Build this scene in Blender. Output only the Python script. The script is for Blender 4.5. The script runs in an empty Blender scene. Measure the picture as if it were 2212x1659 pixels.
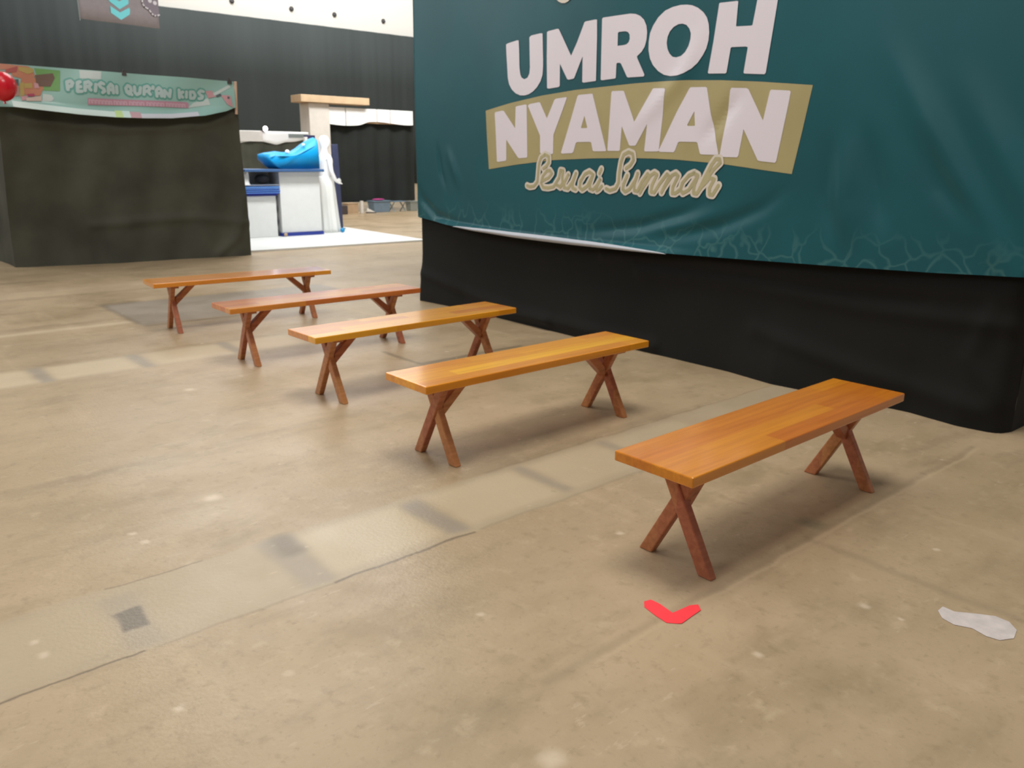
import bpy, bmesh, math, random
from mathutils import Vector, Matrix
random.seed(7)
SC = bpy.context.scene
COL = SC.collection

# ------------------------------------------------------------------ camera
cam_data = bpy.data.cameras.new('camera')
cam_data.sensor_width = 36.0
cam_data.sensor_fit = 'HORIZONTAL'
cam_data.lens = 1735.55 / 2212.0 * 36.0
cam_data.clip_end = 200
cam_data.dof.use_dof = True            # the photograph is slightly out of focus everywhere
cam_data.dof.focus_distance = 1.5
cam_data.dof.aperture_fstop = 9.0
cam = bpy.data.objects.new('camera', cam_data)
COL.objects.link(cam)
RX = Vector((0.759774, -0.650139, 0.007917)); UP = Vector((0.168712, 0.208892, 0.963276)); FW = Vector((0.627917, 0.730537, -0.268396))
m = Matrix((RX, UP, -FW)).transposed().to_4x4()
m.translation = (0, 0, 1.4823)
cam.matrix_world = m
SC.camera = cam

# ------------------------------------------------------------------ view, world, big lights
SC.view_settings.view_transform = 'Standard'
SC.view_settings.look = 'None'
SC.view_settings.exposure = 0.0
SC.view_settings.gamma = 1.0
SC.view_settings.use_curve_mapping = False
world = bpy.data.worlds.new('hall_air'); SC.world = world
world.use_nodes = True
bg = world.node_tree.nodes['Background']
bg.inputs[0].default_value = (1.0, 0.97, 0.93, 1); bg.inputs[1].default_value = 0.22

def area(name, loc, target, size, power, color=(1, .965, .92), size_y=None):
    l = bpy.data.lights.new(name, 'AREA'); l.energy = power; l.color = color
    l.shape = 'RECTANGLE'; l.size = size; l.size_y = size_y or size
    o = bpy.data.objects.new(name, l); COL.objects.link(o)
    o.location = loc
    o.rotation_euler = (Vector(target) - Vector(loc)).to_track_quat('-Z', 'Y').to_euler()
    return o
area('hall_or_fill_light', (2.6, 2.2, 9.5), (2.6, 2.2, 0), 3.2, 500)
area('hall_or_fill_light', (0.0, 7.5, 10.0), (0.0, 7.5, 0), 5.0, 270)
area('hall_or_fill_light', (-6.5, 5.0, 7.0), (4.9, 4.2, 2.4), 4.0, 250, (.94, .97, 1))  # unseen fill lamp added to brighten the front of the teal banner
area('hall_or_fill_light', (-4.5, 18.0, 7.0), (4.9, 6.5, 2.0), 5.0, 420, (.94, .97, 1))  # lamp added out of view to give the banner's left part sheen
area('hall_or_fill_light', (8.0, 17.0, 10.0), (8.0, 17.0, 0), 6.0, 650, (1, .98, .95))
area('hall_or_fill_light', (16.0, 41.2, 20.0), (18.0, 44.6, 13.0), 44.0, 7500, (1, .985, .95), 2.0)  # lamp added close to the back wall to turn it bright white
area('hall_or_fill_light', (12.0, 30.0, 16.0), (14.0, 42.0, 3.0), 12.0, 700, (1, .985, .95), 4.0)  # extra unseen lamp added for the drape and the hanging sign
area('hall_or_fill_light', (12.5, 17.5, 6.0), (12.5, 20.8, 2.2), 3.0, 330, (1, 1, .98), 1.0)  # added lamp that brightens the white fascia of the far booth
area('booth_light', (7.3, 13.4, 3.6), (7.4, 15.0, 0.6), 1.6, 120, (1, 1, 1), 0.5)

# ------------------------------------------------------------------ traced printing, metres on each cloth
LETTERS = [('letter_u',[(5.781,2.455),(5.759,2.462),(5.641,2.475),(5.616,2.473),(5.608,2.406),(5.598,2.253),(5.585,2.197),(5.567,2.169),(5.532,2.154),(5.493,2.164),(5.47,2.196),(5.465,2.244),(5.473,2.364),(5.48,2.484),(5.457,2.496),(5.345,2.502),(5.317,2.498),(5.312,2.409),(5.304,2.291),(5.303,2.232),(5.308,2.173),(5.33,2.126),(5.371,2.081),(5.418,2.05),(5.471,2.03),(5.524,2.022),(5.584,2.026),(5.644,2.046),(5.695,2.08),(5.732,2.126),(5.75,2.177),(5.761,2.265),(5.776,2.39)],[]),('letter_m',[(5.264,2.503),(5.244,2.509),(5.137,2.515),(5.123,2.511),(5.063,2.426),(4.974,2.297),(4.907,2.394),(4.829,2.53),(4.813,2.534),(4.708,2.536),(4.693,2.532),(4.689,2.406),(4.689,2.092),(4.697,2.088),(4.826,2.084),(4.841,2.09),(4.843,2.282),(4.89,2.201),(4.934,2.125),(4.947,2.121),(4.999,2.117),(5.015,2.124),(5.102,2.246),(5.099,2.074),(5.117,2.067),(5.23,2.061),(5.249,2.068),(5.26,2.287)],[]),('letter_r',[(4.64,2.533),(4.628,2.54),(4.361,2.537),(4.309,2.529),(4.265,2.511),(4.227,2.481),(4.202,2.44),(4.192,2.393),(4.194,2.342),(4.207,2.297),(4.234,2.263),(4.276,2.235),(4.271,2.219),(4.197,2.103),(4.199,2.093),(4.207,2.089),(4.356,2.092),(4.367,2.098),(4.43,2.194),(4.442,2.202),(4.469,2.204),(4.477,2.198),(4.479,2.098),(4.49,2.093),(4.624,2.089),(4.638,2.095),(4.639,2.292)],[(4.473,2.416),(4.463,2.422),(4.399,2.42),(4.372,2.411),(4.357,2.392),(4.354,2.363),(4.362,2.342),(4.382,2.328),(4.415,2.324),(4.472,2.325)]),('letter_o',[(3.848,2.536),(3.804,2.526),(3.753,2.504),(3.704,2.469),(3.673,2.434),(3.653,2.389),(3.644,2.335),(3.646,2.282),(3.659,2.235),(3.684,2.194),(3.722,2.148),(3.77,2.113),(3.833,2.087),(3.891,2.075),(3.952,2.075),(4.014,2.088),(4.071,2.118),(4.121,2.162),(4.152,2.21),(4.17,2.269),(4.172,2.327),(4.164,2.383),(4.14,2.431),(4.097,2.482),(4.039,2.52),(3.973,2.536),(3.907,2.541)],[(3.878,2.417),(3.844,2.405),(3.817,2.38),(3.8,2.346),(3.799,2.308),(3.811,2.265),(3.837,2.226),(3.872,2.204),(3.916,2.198),(3.947,2.205),(3.975,2.227),(3.996,2.26),(4.007,2.3),(4.004,2.339),(3.986,2.376),(3.955,2.403),(3.915,2.417)]),('letter_h',[(3.578,2.509),(3.571,2.512),(3.436,2.506),(3.424,2.502),(3.427,2.352),(3.421,2.349),(3.304,2.341),(3.297,2.345),(3.274,2.498),(3.266,2.514),(3.126,2.503),(3.121,2.468),(3.13,2.377),(3.164,2.044),(3.173,2.034),(3.329,2.049),(3.338,2.056),(3.32,2.211),(3.336,2.217),(3.448,2.224),(3.457,2.22),(3.476,2.068),(3.485,2.061),(3.624,2.07),(3.631,2.077),(3.604,2.273)],[]),('letter_n',[(5.933,1.886),(5.925,1.899),(5.824,1.909),(5.8,1.905),(5.642,1.755),(5.639,1.932),(5.623,1.938),(5.513,1.948),(5.496,1.942),(5.487,1.795),(5.473,1.514),(5.481,1.504),(5.579,1.499),(5.6,1.507),(5.761,1.659),(5.759,1.486),(5.77,1.476),(5.877,1.466),(5.897,1.471),(5.918,1.737)],[]),('letter_y',[(5.48,1.935),(5.462,1.948),(5.345,1.959),(5.33,1.955),(5.242,1.826),(5.159,1.969),(5.14,1.978),(5.022,1.984),(5.012,1.978),(5.159,1.69),(5.157,1.541),(5.169,1.535),(5.299,1.535),(5.314,1.548),(5.32,1.686)],[]),('letter_a',[(4.893,1.984),(4.88,1.994),(4.742,1.996),(4.723,1.994),(4.555,1.562),(4.568,1.556),(4.69,1.556),(4.704,1.562),(4.724,1.624),(4.738,1.629),(4.883,1.629),(4.896,1.623),(4.921,1.554),(4.935,1.542),(5.053,1.538),(5.065,1.546)],[(4.807,1.831),(4.773,1.742),(4.779,1.737),(4.837,1.737),(4.842,1.743)]),('letter_m',[(4.52,1.995),(4.512,2.003),(4.406,2.0),(4.391,1.997),(4.271,1.77),(4.109,1.999),(4.098,2.001),(3.999,1.995),(3.988,1.987),(4.003,1.774),(4.018,1.559),(4.029,1.553),(4.151,1.553),(4.159,1.563),(4.144,1.75),(4.244,1.602),(4.256,1.596),(4.304,1.596),(4.316,1.602),(4.398,1.742),(4.408,1.564),(4.42,1.558),(4.534,1.559),(4.543,1.565)],[]),('letter_a',[(3.78,1.981),(3.77,1.989),(3.644,1.984),(3.629,1.978),(3.579,1.802),(3.488,1.538),(3.494,1.528),(3.633,1.532),(3.647,1.541),(3.675,1.612),(3.688,1.617),(3.833,1.621),(3.844,1.615),(3.869,1.557),(3.88,1.547),(4.009,1.55),(4.02,1.559),(3.872,1.835)],[(3.722,1.826),(3.707,1.733),(3.711,1.727),(3.767,1.728),(3.775,1.734)]),('letter_n',[(3.435,1.953),(3.426,1.966),(3.304,1.957),(3.287,1.948),(3.154,1.748),(3.121,1.926),(3.113,1.936),(2.976,1.923),(2.966,1.915),(2.972,1.857),(3.025,1.49),(3.033,1.479),(3.147,1.489),(3.167,1.494),(3.3,1.695),(3.323,1.524),(3.332,1.513),(3.462,1.515),(3.477,1.527),(3.454,1.732)],[])]
RIBBON = [(6.072,1.918),(5.713,1.968),(5.304,2.011),(4.923,2.034),(4.572,2.041),(4.266,2.046),(4.027,2.044),(3.8,2.038),(3.516,2.02),(3.187,1.989),(2.817,1.946),(2.857,1.684),(2.903,1.41),(3.129,1.433),(3.465,1.47),(3.832,1.494),(4.049,1.502),(4.294,1.505),(4.718,1.501),(5.148,1.486),(5.599,1.446),(6.021,1.399),(6.052,1.67)]
SCRIPT = [[(5.464,1.268),(5.43,1.258),(5.373,1.265),(5.333,1.304),(5.327,1.378),(5.321,1.452),(5.298,1.505),(5.251,1.531),(5.204,1.515),(5.202,1.464),(5.233,1.432),(5.264,1.416)],[(5.277,1.311),(5.198,1.339),(5.16,1.376),(5.185,1.401),(5.224,1.396),(5.27,1.348),(5.285,1.294),(5.259,1.258),(5.196,1.255),(5.133,1.267),(5.074,1.341),(5.061,1.403),(5.028,1.399),(5.036,1.352),(5.03,1.301),(5.056,1.269),(5.1,1.284)],[(5.056,1.264),(4.997,1.322),(4.969,1.369),(5.012,1.301),(5.01,1.262),(4.965,1.256),(4.915,1.314),(4.881,1.381)],[(4.881,1.381),(4.914,1.304),(4.913,1.263),(4.875,1.252)],[(4.694,1.379),(4.73,1.396),(4.779,1.377),(4.827,1.316),(4.832,1.27),(4.802,1.251),(4.746,1.283),(4.687,1.374)],[(4.687,1.374),(4.718,1.299),(4.717,1.264),(4.681,1.255),(4.64,1.291),(4.608,1.336),(4.646,1.271),(4.638,1.249),(4.611,1.262),(4.585,1.288)],[(4.598,1.419),(4.617,1.385)],[(4.536,1.269),(4.494,1.256),(4.434,1.272),(4.404,1.317),(4.402,1.393),(4.387,1.479),(4.364,1.531),(4.314,1.55),(4.269,1.536),(4.259,1.489),(4.289,1.452),(4.332,1.428)],[(4.316,1.376),(4.351,1.308),(4.355,1.27),(4.328,1.252),(4.284,1.272),(4.225,1.349),(4.209,1.392)],[(4.209,1.392),(4.241,1.302),(4.232,1.264),(4.2,1.261),(4.161,1.332),(4.109,1.393),(4.092,1.371),(4.146,1.295),(4.174,1.247)],[(4.157,1.276),(4.078,1.38),(4.043,1.399),(4.017,1.386),(4.06,1.307),(4.063,1.26),(4.032,1.257),(3.988,1.318),(3.923,1.392),(3.898,1.375),(3.94,1.301),(3.96,1.259)],[(3.95,1.282),(3.875,1.384),(3.842,1.398),(3.818,1.381),(3.858,1.303),(3.86,1.258),(3.831,1.257),(3.787,1.287)],[(3.644,1.388),(3.679,1.403),(3.722,1.387),(3.774,1.333),(3.787,1.283),(3.762,1.261),(3.713,1.285),(3.644,1.384)],[(3.644,1.384),(3.671,1.309),(3.667,1.265),(3.639,1.261),(3.581,1.346),(3.514,1.433),(3.465,1.476),(3.473,1.502),(3.504,1.502),(3.537,1.459),(3.583,1.372),(3.62,1.293)],[(3.61,1.302),(3.54,1.373),(3.502,1.365),(3.534,1.304),(3.53,1.261),(3.503,1.257),(3.462,1.323)]]
RIDGES = [([(1.206,0.361),(1.56,0.912),(1.834,1.319),(2.087,1.693),(2.286,2.001),(2.459,2.29)],0.08,0.022),([(1.222,0.829),(1.555,1.329),(1.799,1.709),(2.02,2.077)],0.09,0.02),([(1.594,0.984),(1.964,1.365),(2.142,1.719)],0.06,-0.014),([(2.437,0.904),(2.542,1.266),(2.575,1.758)],0.07,0.018),([(2.58,0.949),(2.653,1.29),(2.669,1.68)],0.05,-0.014),([(2.229,0.979),(2.335,1.355),(2.476,1.782)],0.06,-0.016),([(3.447,1.246),(3.759,1.111),(4.15,0.998),(4.641,0.929),(5.196,0.888)],0.045,-0.018),([(2.825,1.4),(3.106,1.182),(3.428,1.038),(3.918,0.927),(4.238,0.892)],0.05,-0.016),([(3.291,1.205),(3.669,1.039),(4.147,0.956)],0.05,0.008),([(7.28,1.315),(7.144,1.083),(6.899,0.93),(6.467,0.854),(6.245,0.846)],0.05,-0.022),([(6.721,1.636),(6.573,1.372),(6.463,1.154)],0.05,0.012),([(6.877,1.681),(6.806,1.369),(6.693,1.146)],0.03,-0.012),([(3.636,2.482),(3.838,2.082),(4.076,1.874),(4.473,1.58)],0.07,0.012),([(3.296,1.987),(3.494,1.759),(3.712,1.544)],0.06,-0.012)]
KIDS = [[(2.865,2.428),(2.862,2.334)],[(2.865,2.428),(2.912,2.446),(2.93,2.423),(2.91,2.381),(2.872,2.366)],[(3.007,2.434),(2.986,2.411),(2.974,2.316),(3.024,2.321)],[(2.981,2.373),(3.018,2.378)],[(2.988,2.426),(3.02,2.441)],[(3.081,2.435),(3.065,2.333)],[(3.08,2.432),(3.125,2.448),(3.15,2.421),(3.124,2.391),(3.08,2.382)],[(3.111,2.383),(3.137,2.344)],[(3.211,2.418),(3.192,2.334)],[(3.307,2.43),(3.28,2.445),(3.252,2.421),(3.261,2.389),(3.302,2.366),(3.312,2.341),(3.284,2.32)],[(3.36,2.318),(3.362,2.389),(3.399,2.433),(3.422,2.412),(3.424,2.325)],[(3.362,2.363),(3.422,2.36)],[(3.473,2.408),(3.47,2.327)],[(3.624,2.43),(3.594,2.396),(3.601,2.344),(3.631,2.32),(3.663,2.367),(3.655,2.416),(3.624,2.43)],[(3.628,2.352),(3.663,2.315)],[(3.711,2.419),(3.707,2.35),(3.73,2.319),(3.772,2.341),(3.79,2.414)],[(3.842,2.423),(3.825,2.327)],[(3.842,2.423),(3.888,2.439),(3.917,2.409),(3.888,2.375),(3.842,2.366)],[(3.881,2.369),(3.909,2.332)],[(3.96,2.435),(3.954,2.411)],[(3.995,2.311),(3.996,2.388),(4.037,2.429),(4.063,2.398),(4.057,2.314)],[(3.999,2.35),(4.058,2.353)],[(4.097,2.31),(4.109,2.394),(4.17,2.314),(4.19,2.405)],[(4.311,2.412),(4.311,2.308)],[(4.366,2.389),(4.316,2.361),(4.359,2.317)],[(4.421,2.393),(4.414,2.32)],[(4.476,2.396),(4.475,2.31),(4.524,2.313),(4.548,2.354),(4.525,2.398),(4.476,2.396)],[(4.673,2.413),(4.632,2.421),(4.601,2.393),(4.626,2.364),(4.656,2.346),(4.643,2.319),(4.6,2.31)]]
BTOP = [(1.833,2.604),(2.127,2.6),(2.86,2.6),(3.573,2.592),(4.415,2.589),(5.141,2.579)]
BBOT = [(1.755,2.072),(2.055,2.085),(2.208,2.087),(2.572,2.052),(2.954,2.021),(3.416,2.003),(3.78,2.004),(4.162,2.018),(4.631,2.074),(4.984,2.154),(5.124,2.212)]
SHAPES = {'pale_patch':[[(3.036,2.589),(3.303,2.591),(3.285,2.485),(3.029,2.485)],[(2.569,2.268),(2.664,2.257),(2.685,2.212),(2.653,2.176),(2.546,2.176)],[(4.426,2.175),(4.513,2.249),(4.736,2.324),(4.755,2.234)],[(4.725,2.349),(5.059,2.529),(5.085,2.498),(4.865,2.375)]],'green_panel':[[(2.503,2.573),(2.807,2.567),(2.768,2.308),(2.563,2.308)]],'brown_book':[[(2.502,2.49),(2.715,2.527),(2.73,2.471),(2.666,2.359),(2.506,2.355)]],'orange_panel':[[(2.127,2.6),(2.432,2.59),(2.49,2.556),(2.5,2.473),(2.41,2.428),(2.249,2.456),(2.219,2.536),(2.117,2.529)],[(2.34,2.445),(2.479,2.471),(2.564,2.393),(2.583,2.337),(2.533,2.238),(2.364,2.24),(2.313,2.321)]],'red_panel':[[(2.178,2.533),(2.317,2.582),(2.298,2.514),(2.172,2.489)]],'yellow_panel':[[(2.327,2.577),(2.482,2.572),(2.496,2.523),(2.419,2.495),(2.321,2.533)],[(2.315,2.377),(2.365,2.403),(2.353,2.234),(2.304,2.22)],[(2.362,2.38),(2.458,2.392),(2.455,2.33),(2.365,2.324)]],'tan_panel':[[(2.116,2.518),(2.171,2.516),(2.175,2.434),(2.103,2.43)],[(2.244,2.345),(2.311,2.349),(2.294,2.225),(2.227,2.222)]],'pink_panel':[[(2.48,2.399),(2.526,2.39),(2.535,2.334),(2.476,2.331)],[(2.309,2.221),(2.384,2.236),(2.388,2.185),(2.313,2.17)],[(4.704,2.418),(4.801,2.436),(4.823,2.373),(4.863,2.356),(4.736,2.324)],[(4.92,2.378),(5.06,2.379),(5.088,2.211),(5.006,2.246)]],'magenta_panel':[[(2.387,2.253),(2.467,2.263),(2.468,2.229),(2.393,2.225)]],'cream_panel':[[(2.37,2.207),(2.543,2.239),(2.54,2.176),(2.365,2.167)]],'dark_panel':[[(4.85,2.368),(4.922,2.398),(4.934,2.373),(4.862,2.343)],[(2.244,2.417),(2.306,2.427),(2.302,2.36),(2.246,2.362)],[(5.017,2.364),(5.051,2.359),(5.041,2.326),(5.014,2.331)]]}
PINKBAR = [(3.089,2.239),(3.746,2.248),(4.414,2.253),(4.445,2.233),(4.433,2.172),(3.737,2.168),(3.081,2.153)]
PINKPOS = [[(3.103,2.169),(3.405,2.165)],[(3.423,2.169),(3.597,2.168)],[(3.621,2.169),(3.823,2.169)],[(3.848,2.17),(4.094,2.172)],[(4.12,2.173),(4.4,2.173)]]
CHEV = [[(7.368,5.557),(7.608,5.414),(7.868,5.566),(7.887,5.511),(7.864,5.385),(7.618,5.219),(7.364,5.378)],[(7.368,5.831),(7.624,5.701),(7.887,5.887),(7.862,5.664),(7.609,5.495),(7.35,5.676)],[(7.367,6.031),(7.647,5.898),(7.91,6.085),(7.892,5.928),(7.629,5.742),(7.356,5.869)]]
PAD = [(8.264,5.917),(8.244,5.733),(8.294,5.64),(8.409,5.587),(8.468,5.493),(8.532,5.433),(8.611,5.434),(8.684,5.467),(8.694,5.97)]
PADDOT = [(8.46,5.817),(8.594,5.775)]

# ------------------------------------------------------------------ helpers
def tag(o, label=None, cat=None, group=None, kind=None):
    if label: o['label'] = label
    if cat: o['category'] = cat
    if group: o['group'] = group
    if kind: o['kind'] = kind
    return o

def thing(name, loc, label, cat, group=None, rz=0):
    o = bpy.data.objects.new(name, None); COL.objects.link(o)
    o.empty_display_size = .2
    o.location = loc; o.rotation_euler = (0, 0, rz)
    return tag(o, label, cat, group)

def rootloc(o):
    v = Vector((0, 0, 0))
    while o is not None:
        v = v + o.location; o = o.parent
    return v

class MB:
    def __init__(s): s.v = []; s.f = []; s.mi = []
    def add(s, vs, fs, mi=0):
        b = len(s.v); s.v += [tuple(p) for p in vs]
        for f in fs: s.f.append([b + i for i in f]); s.mi.append(mi)
        return s
    def hexa(s, p, mi=0):     # 4 bottom points then 4 top points, counter-clockwise from above
        return s.add(p, [(3, 2, 1, 0), (4, 5, 6, 7), (0, 1, 5, 4), (1, 2, 6, 5), (2, 3, 7, 6), (3, 0, 4, 7)], mi)
    def box(s, x0, x1, y0, y1, z0, z1, mi=0):
        return s.hexa([(x0, y0, z0), (x1, y0, z0), (x1, y1, z0), (x0, y1, z0), (x0, y0, z1), (x1, y0, z1), (x1, y1, z1), (x0, y1, z1)], mi)
    def rings(s, rs, cap=True, mi=0, closed=True):
        n = len(rs[0]); fs = []
        for k in range(len(rs) - 1):
            for i in range(n if closed else n - 1):
                j = (i + 1) % n
                fs.append((k * n + i, k * n + j, (k + 1) * n + j, (k + 1) * n + i))
        if cap and closed:
            fs.append(tuple(reversed(range(n)))); fs.append(tuple((len(rs) - 1) * n + i for i in range(n)))
        return s.add([p for r in rs for p in r], fs, mi)
    def tube(s, a, b, r, n=10, r2=None, mi=0):
        a = Vector(a); b = Vector(b); d = (b - a).normalized()
        u = d.orthogonal().normalized(); w = d.cross(u)
        def ring(c, q): return [c + u * q * math.cos(2 * math.pi * i / n) + w * q * math.sin(2 * math.pi * i / n) for i in range(n)]
        return s.rings([ring(a, r), ring(b, r if r2 is None else r2)], mi=mi)
    def ball(s, c, rx, ry=None, rz=None, n=20, k=12, mi=0):
        ry = ry or rx; rz = rz or rx; rs = []
        for j in range(k + 1):
            t = -math.pi / 2 + math.pi * min(max(j / k, .02), .98)
            rs.append([(c[0] + rx * math.cos(t) * math.cos(2 * math.pi * i / n), c[1] + ry * math.cos(t) * math.sin(2 * math.pi * i / n), c[2] + rz * math.sin(t)) for i in range(n)])
        return s.rings(rs, mi=mi)
    def grid(s, fn, nu, nv, mi=0):
        vs = [fn(i / nu, j / nv) for j in range(nv + 1) for i in range(nu + 1)]
        fs = [(j * (nu + 1) + i, j * (nu + 1) + i + 1, (j + 1) * (nu + 1) + i + 1, (j + 1) * (nu + 1) + i) for j in range(nv) for i in range(nu)]
        return s.add(vs, fs, mi)
    def build(s, name, mat, parent=None, smooth=False, bevel=0, solid=0, label=None, off=None):
        me = bpy.data.meshes.new(name)
        off = rootloc(parent) if (parent is not None and off is None) else Vector(off or (0, 0, 0))
        me.from_pydata([(p[0] - off.x, p[1] - off.y, p[2] - off.z) for p in s.v], [], s.f)
        mats = mat if isinstance(mat, (list, tuple)) else [mat]
        for q in mats: me.materials.append(q)
        for p, i in zip(me.polygons, s.mi): p.material_index = i; p.use_smooth = smooth
        me.update()
        o = bpy.data.objects.new(name, me); COL.objects.link(o)
        if parent is not None: o.parent = parent
        if solid:
            q = o.modifiers.new('solid', 'SOLIDIFY'); q.thickness = solid; q.offset = 0
        if bevel:
            q = o.modifiers.new('bevel', 'BEVEL'); q.width = bevel; q.segments = 2; q.limit_method = 'ANGLE'
        if label: o['label'] = label
        return o

def copy_tree(o, parent=None):
    c = o.copy(); COL.objects.link(c)
    if parent is not None: c.parent = parent
    for ch in list(o.children): copy_tree(ch, c)
    return c

def lerp_table(tab, x):
    if x <= tab[0][0]: return tab[0][1]
    for (a, p), (b, q) in zip(tab, tab[1:]):
        if x <= b: return p + (q - p) * (x - a) / (b - a)
    return tab[-1][1]
def sstep(a, b, x):
    t = min(max((x - a) / (b - a), 0), 1); return t * t * (3 - 2 * t)
def seg_dist(p, poly):
    best = 9e9; along = 0; n = len(poly) - 1
    for k in range(n):
        ax, ay = poly[k]; bx, by = poly[k + 1]
        dx, dy = bx - ax, by - ay; L = dx * dx + dy * dy or 1e-9
        t = min(max(((p[0] - ax) * dx + (p[1] - ay) * dy) / L, 0), 1)
        d = math.hypot(p[0] - ax - t * dx, p[1] - ay - t * dy)
        if d < best: best = d; along = (k + t) / n
    return best, along

# ------------------------------------------------------------------ materials
def newmat(name):
    mt = bpy.data.materials.new(name); mt.use_nodes = True
    nt = mt.node_tree; bs = nt.nodes['Principled BSDF']
    return mt, nt, bs
def srgb(r, g, b):
    f = lambda c: (c / 255 / 12.92) if c <= 10 else ((c / 255 + .055) / 1.055) ** 2.4
    return (f(r), f(g), f(b), 1)
def M(name, col, rough=.6, metal=0, spec=.5, var=0, scale=8, coat=0, sheen=0, emit=None, bump=0, bscale=200, stretch=(1, 1, 1)):
    mt, nt, bs = newmat(name)
    bs.inputs['Base Color'].default_value = col
    bs.inputs['Roughness'].default_value = rough
    bs.inputs['Metallic'].default_value = metal
    bs.inputs['Specular IOR Level'].default_value = spec
    bs.inputs['Coat Weight'].default_value = coat
    bs.inputs['Sheen Weight'].default_value = sheen
    if emit:
        bs.inputs['Emission Color'].default_value = col; bs.inputs['Emission Strength'].default_value = emit
    tc = nt.nodes.new('ShaderNodeTexCoord')
    mp = nt.nodes.new('ShaderNodeMapping'); mp.inputs['Scale'].default_value = stretch
    nt.links.new(tc.outputs['Object'], mp.inputs[0])
    if var:
        nz = nt.nodes.new('ShaderNodeTexNoise'); nz.inputs['Scale'].default_value = scale; nz.inputs['Detail'].default_value = 5
        nt.links.new(mp.outputs[0], nz.inputs['Vector'])
        mr = nt.nodes.new('ShaderNodeMapRange'); mr.inputs[1].default_value = .3; mr.inputs[2].default_value = .7
        mr.inputs[3].default_value = 1 - var; mr.inputs[4].default_value = 1 + var
        nt.links.new(nz.outputs[0], mr.inputs[0])
        hs = nt.nodes.new('ShaderNodeHueSaturation'); hs.inputs['Color'].default_value = col
        nt.links.new(mr.outputs[0], hs.inputs['Value']); nt.links.new(hs.outputs[0], bs.inputs['Base Color'])
    if bump:
        nb = nt.nodes.new('ShaderNodeTexNoise'); nb.inputs['Scale'].default_value = bscale
        nt.links.new(mp.outputs[0], nb.inputs['Vector'])
        bp = nt.nodes.new('ShaderNodeBump'); bp.inputs['Strength'].default_value = bump; bp.inputs['Distance'].default_value = .01
        nt.links.new(nb.outputs[0], bp.inputs['Height']); nt.links.new(bp.outputs[0], bs.inputs['Normal'])
    return mt

def wood_mat(name, base, grain, rough, coat, by_object):
    mt, nt, bs = newmat(name); N = nt.nodes.new; Lk = nt.links.new
    tc = N('ShaderNodeTexCoord')
    sep = N('ShaderNodeSeparateXYZ'); Lk(tc.outputs['Object'], sep.inputs[0])
    # glued-up boards of different tint: board index across the width, stave index along the length
    dv = N('ShaderNodeMath'); dv.operation = 'MULTIPLY'; dv.inputs[1].default_value = 1 / .0888; Lk(sep.outputs[1], dv.inputs[0])
    fl = N('ShaderNodeMath'); fl.operation = 'FLOOR'; Lk(dv.outputs[0], fl.inputs[0])
    sx = N('ShaderNodeMath'); sx.operation = 'MULTIPLY_ADD'; sx.inputs[1].default_value = 1.15; Lk(sep.outputs[0], sx.inputs[0])
    of = N('ShaderNodeMath'); of.operation = 'MULTIPLY'; of.inputs[1].default_value = .37; Lk(fl.outputs[0], of.inputs[0]); Lk(of.outputs[0], sx.inputs[2])
    fx = N('ShaderNodeMath'); fx.operation = 'FLOOR'; Lk(sx.outputs[0], fx.inputs[0])
    cb = N('ShaderNodeCombineXYZ'); Lk(fx.outputs[0], cb.inputs[0]); Lk(fl.outputs[0], cb.inputs[1])
    oi = N('ShaderNodeObjectInfo'); Lk(oi.outputs['Random'], cb.inputs[2])
    wn = N('ShaderNodeTexWhiteNoise'); Lk(cb.outputs[0], wn.inputs[0])
    mp = N('ShaderNodeMapping'); mp.inputs['Scale'].default_value = (1.6, 26, 26); Lk(tc.outputs['Object'], mp.inputs[0])
    nz = N('ShaderNodeTexNoise'); nz.inputs['Scale'].default_value = 1.6; nz.inputs['Detail'].default_value = 6; nz.inputs['Distortion'].default_value = .6
    Lk(mp.outputs[0], nz.inputs['Vector'])
    mr = N('ShaderNodeMapRange'); mr.inputs[1].default_value = .35; mr.inputs[2].default_value = .7; Lk(nz.outputs[0], mr.inputs[0])
    mx = N('ShaderNodeMix'); mx.data_type = 'RGBA'
    Lk(mr.outputs[0], mx.inputs['Factor'])
    if by_object: Lk(oi.outputs['Color'], mx.inputs['A'])
    else: mx.inputs['A'].default_value = base
    mul = N('ShaderNodeMix'); mul.data_type = 'RGBA'; mul.blend_type = 'MULTIPLY'; mul.inputs['Factor'].default_value = 1
    if by_object: Lk(oi.outputs['Color'], mul.inputs['A'])
    else: mul.inputs['A'].default_value = base
    mul.inputs['B'].default_value = grain; Lk(mul.outputs['Result'], mx.inputs['B'])
    hs = N('ShaderNodeHueSaturation'); Lk(mx.outputs['Result'], hs.inputs['Color'])
    m2 = N('ShaderNodeMapRange'); m2.inputs[3].default_value = .86; m2.inputs[4].default_value = 1.12; Lk(wn.outputs['Value'], m2.inputs[0])
    Lk(m2.outputs[0], hs.inputs['Value'])
    m3 = N('ShaderNodeMapRange'); m3.inputs[3].default_value = .492; m3.inputs[4].default_value = .516; Lk(wn.outputs['Value'], m3.inputs[0])
    Lk(m3.outputs[0], hs.inputs['Hue'])
    Lk(hs.outputs[0], bs.inputs['Base Color'])
    bs.inputs['Roughness'].default_value = rough; bs.inputs['Coat Weight'].default_value = coat; bs.inputs['Coat Roughness'].default_value = .16
    bs.inputs['Specular IOR Level'].default_value = .25
    return mt

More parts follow.
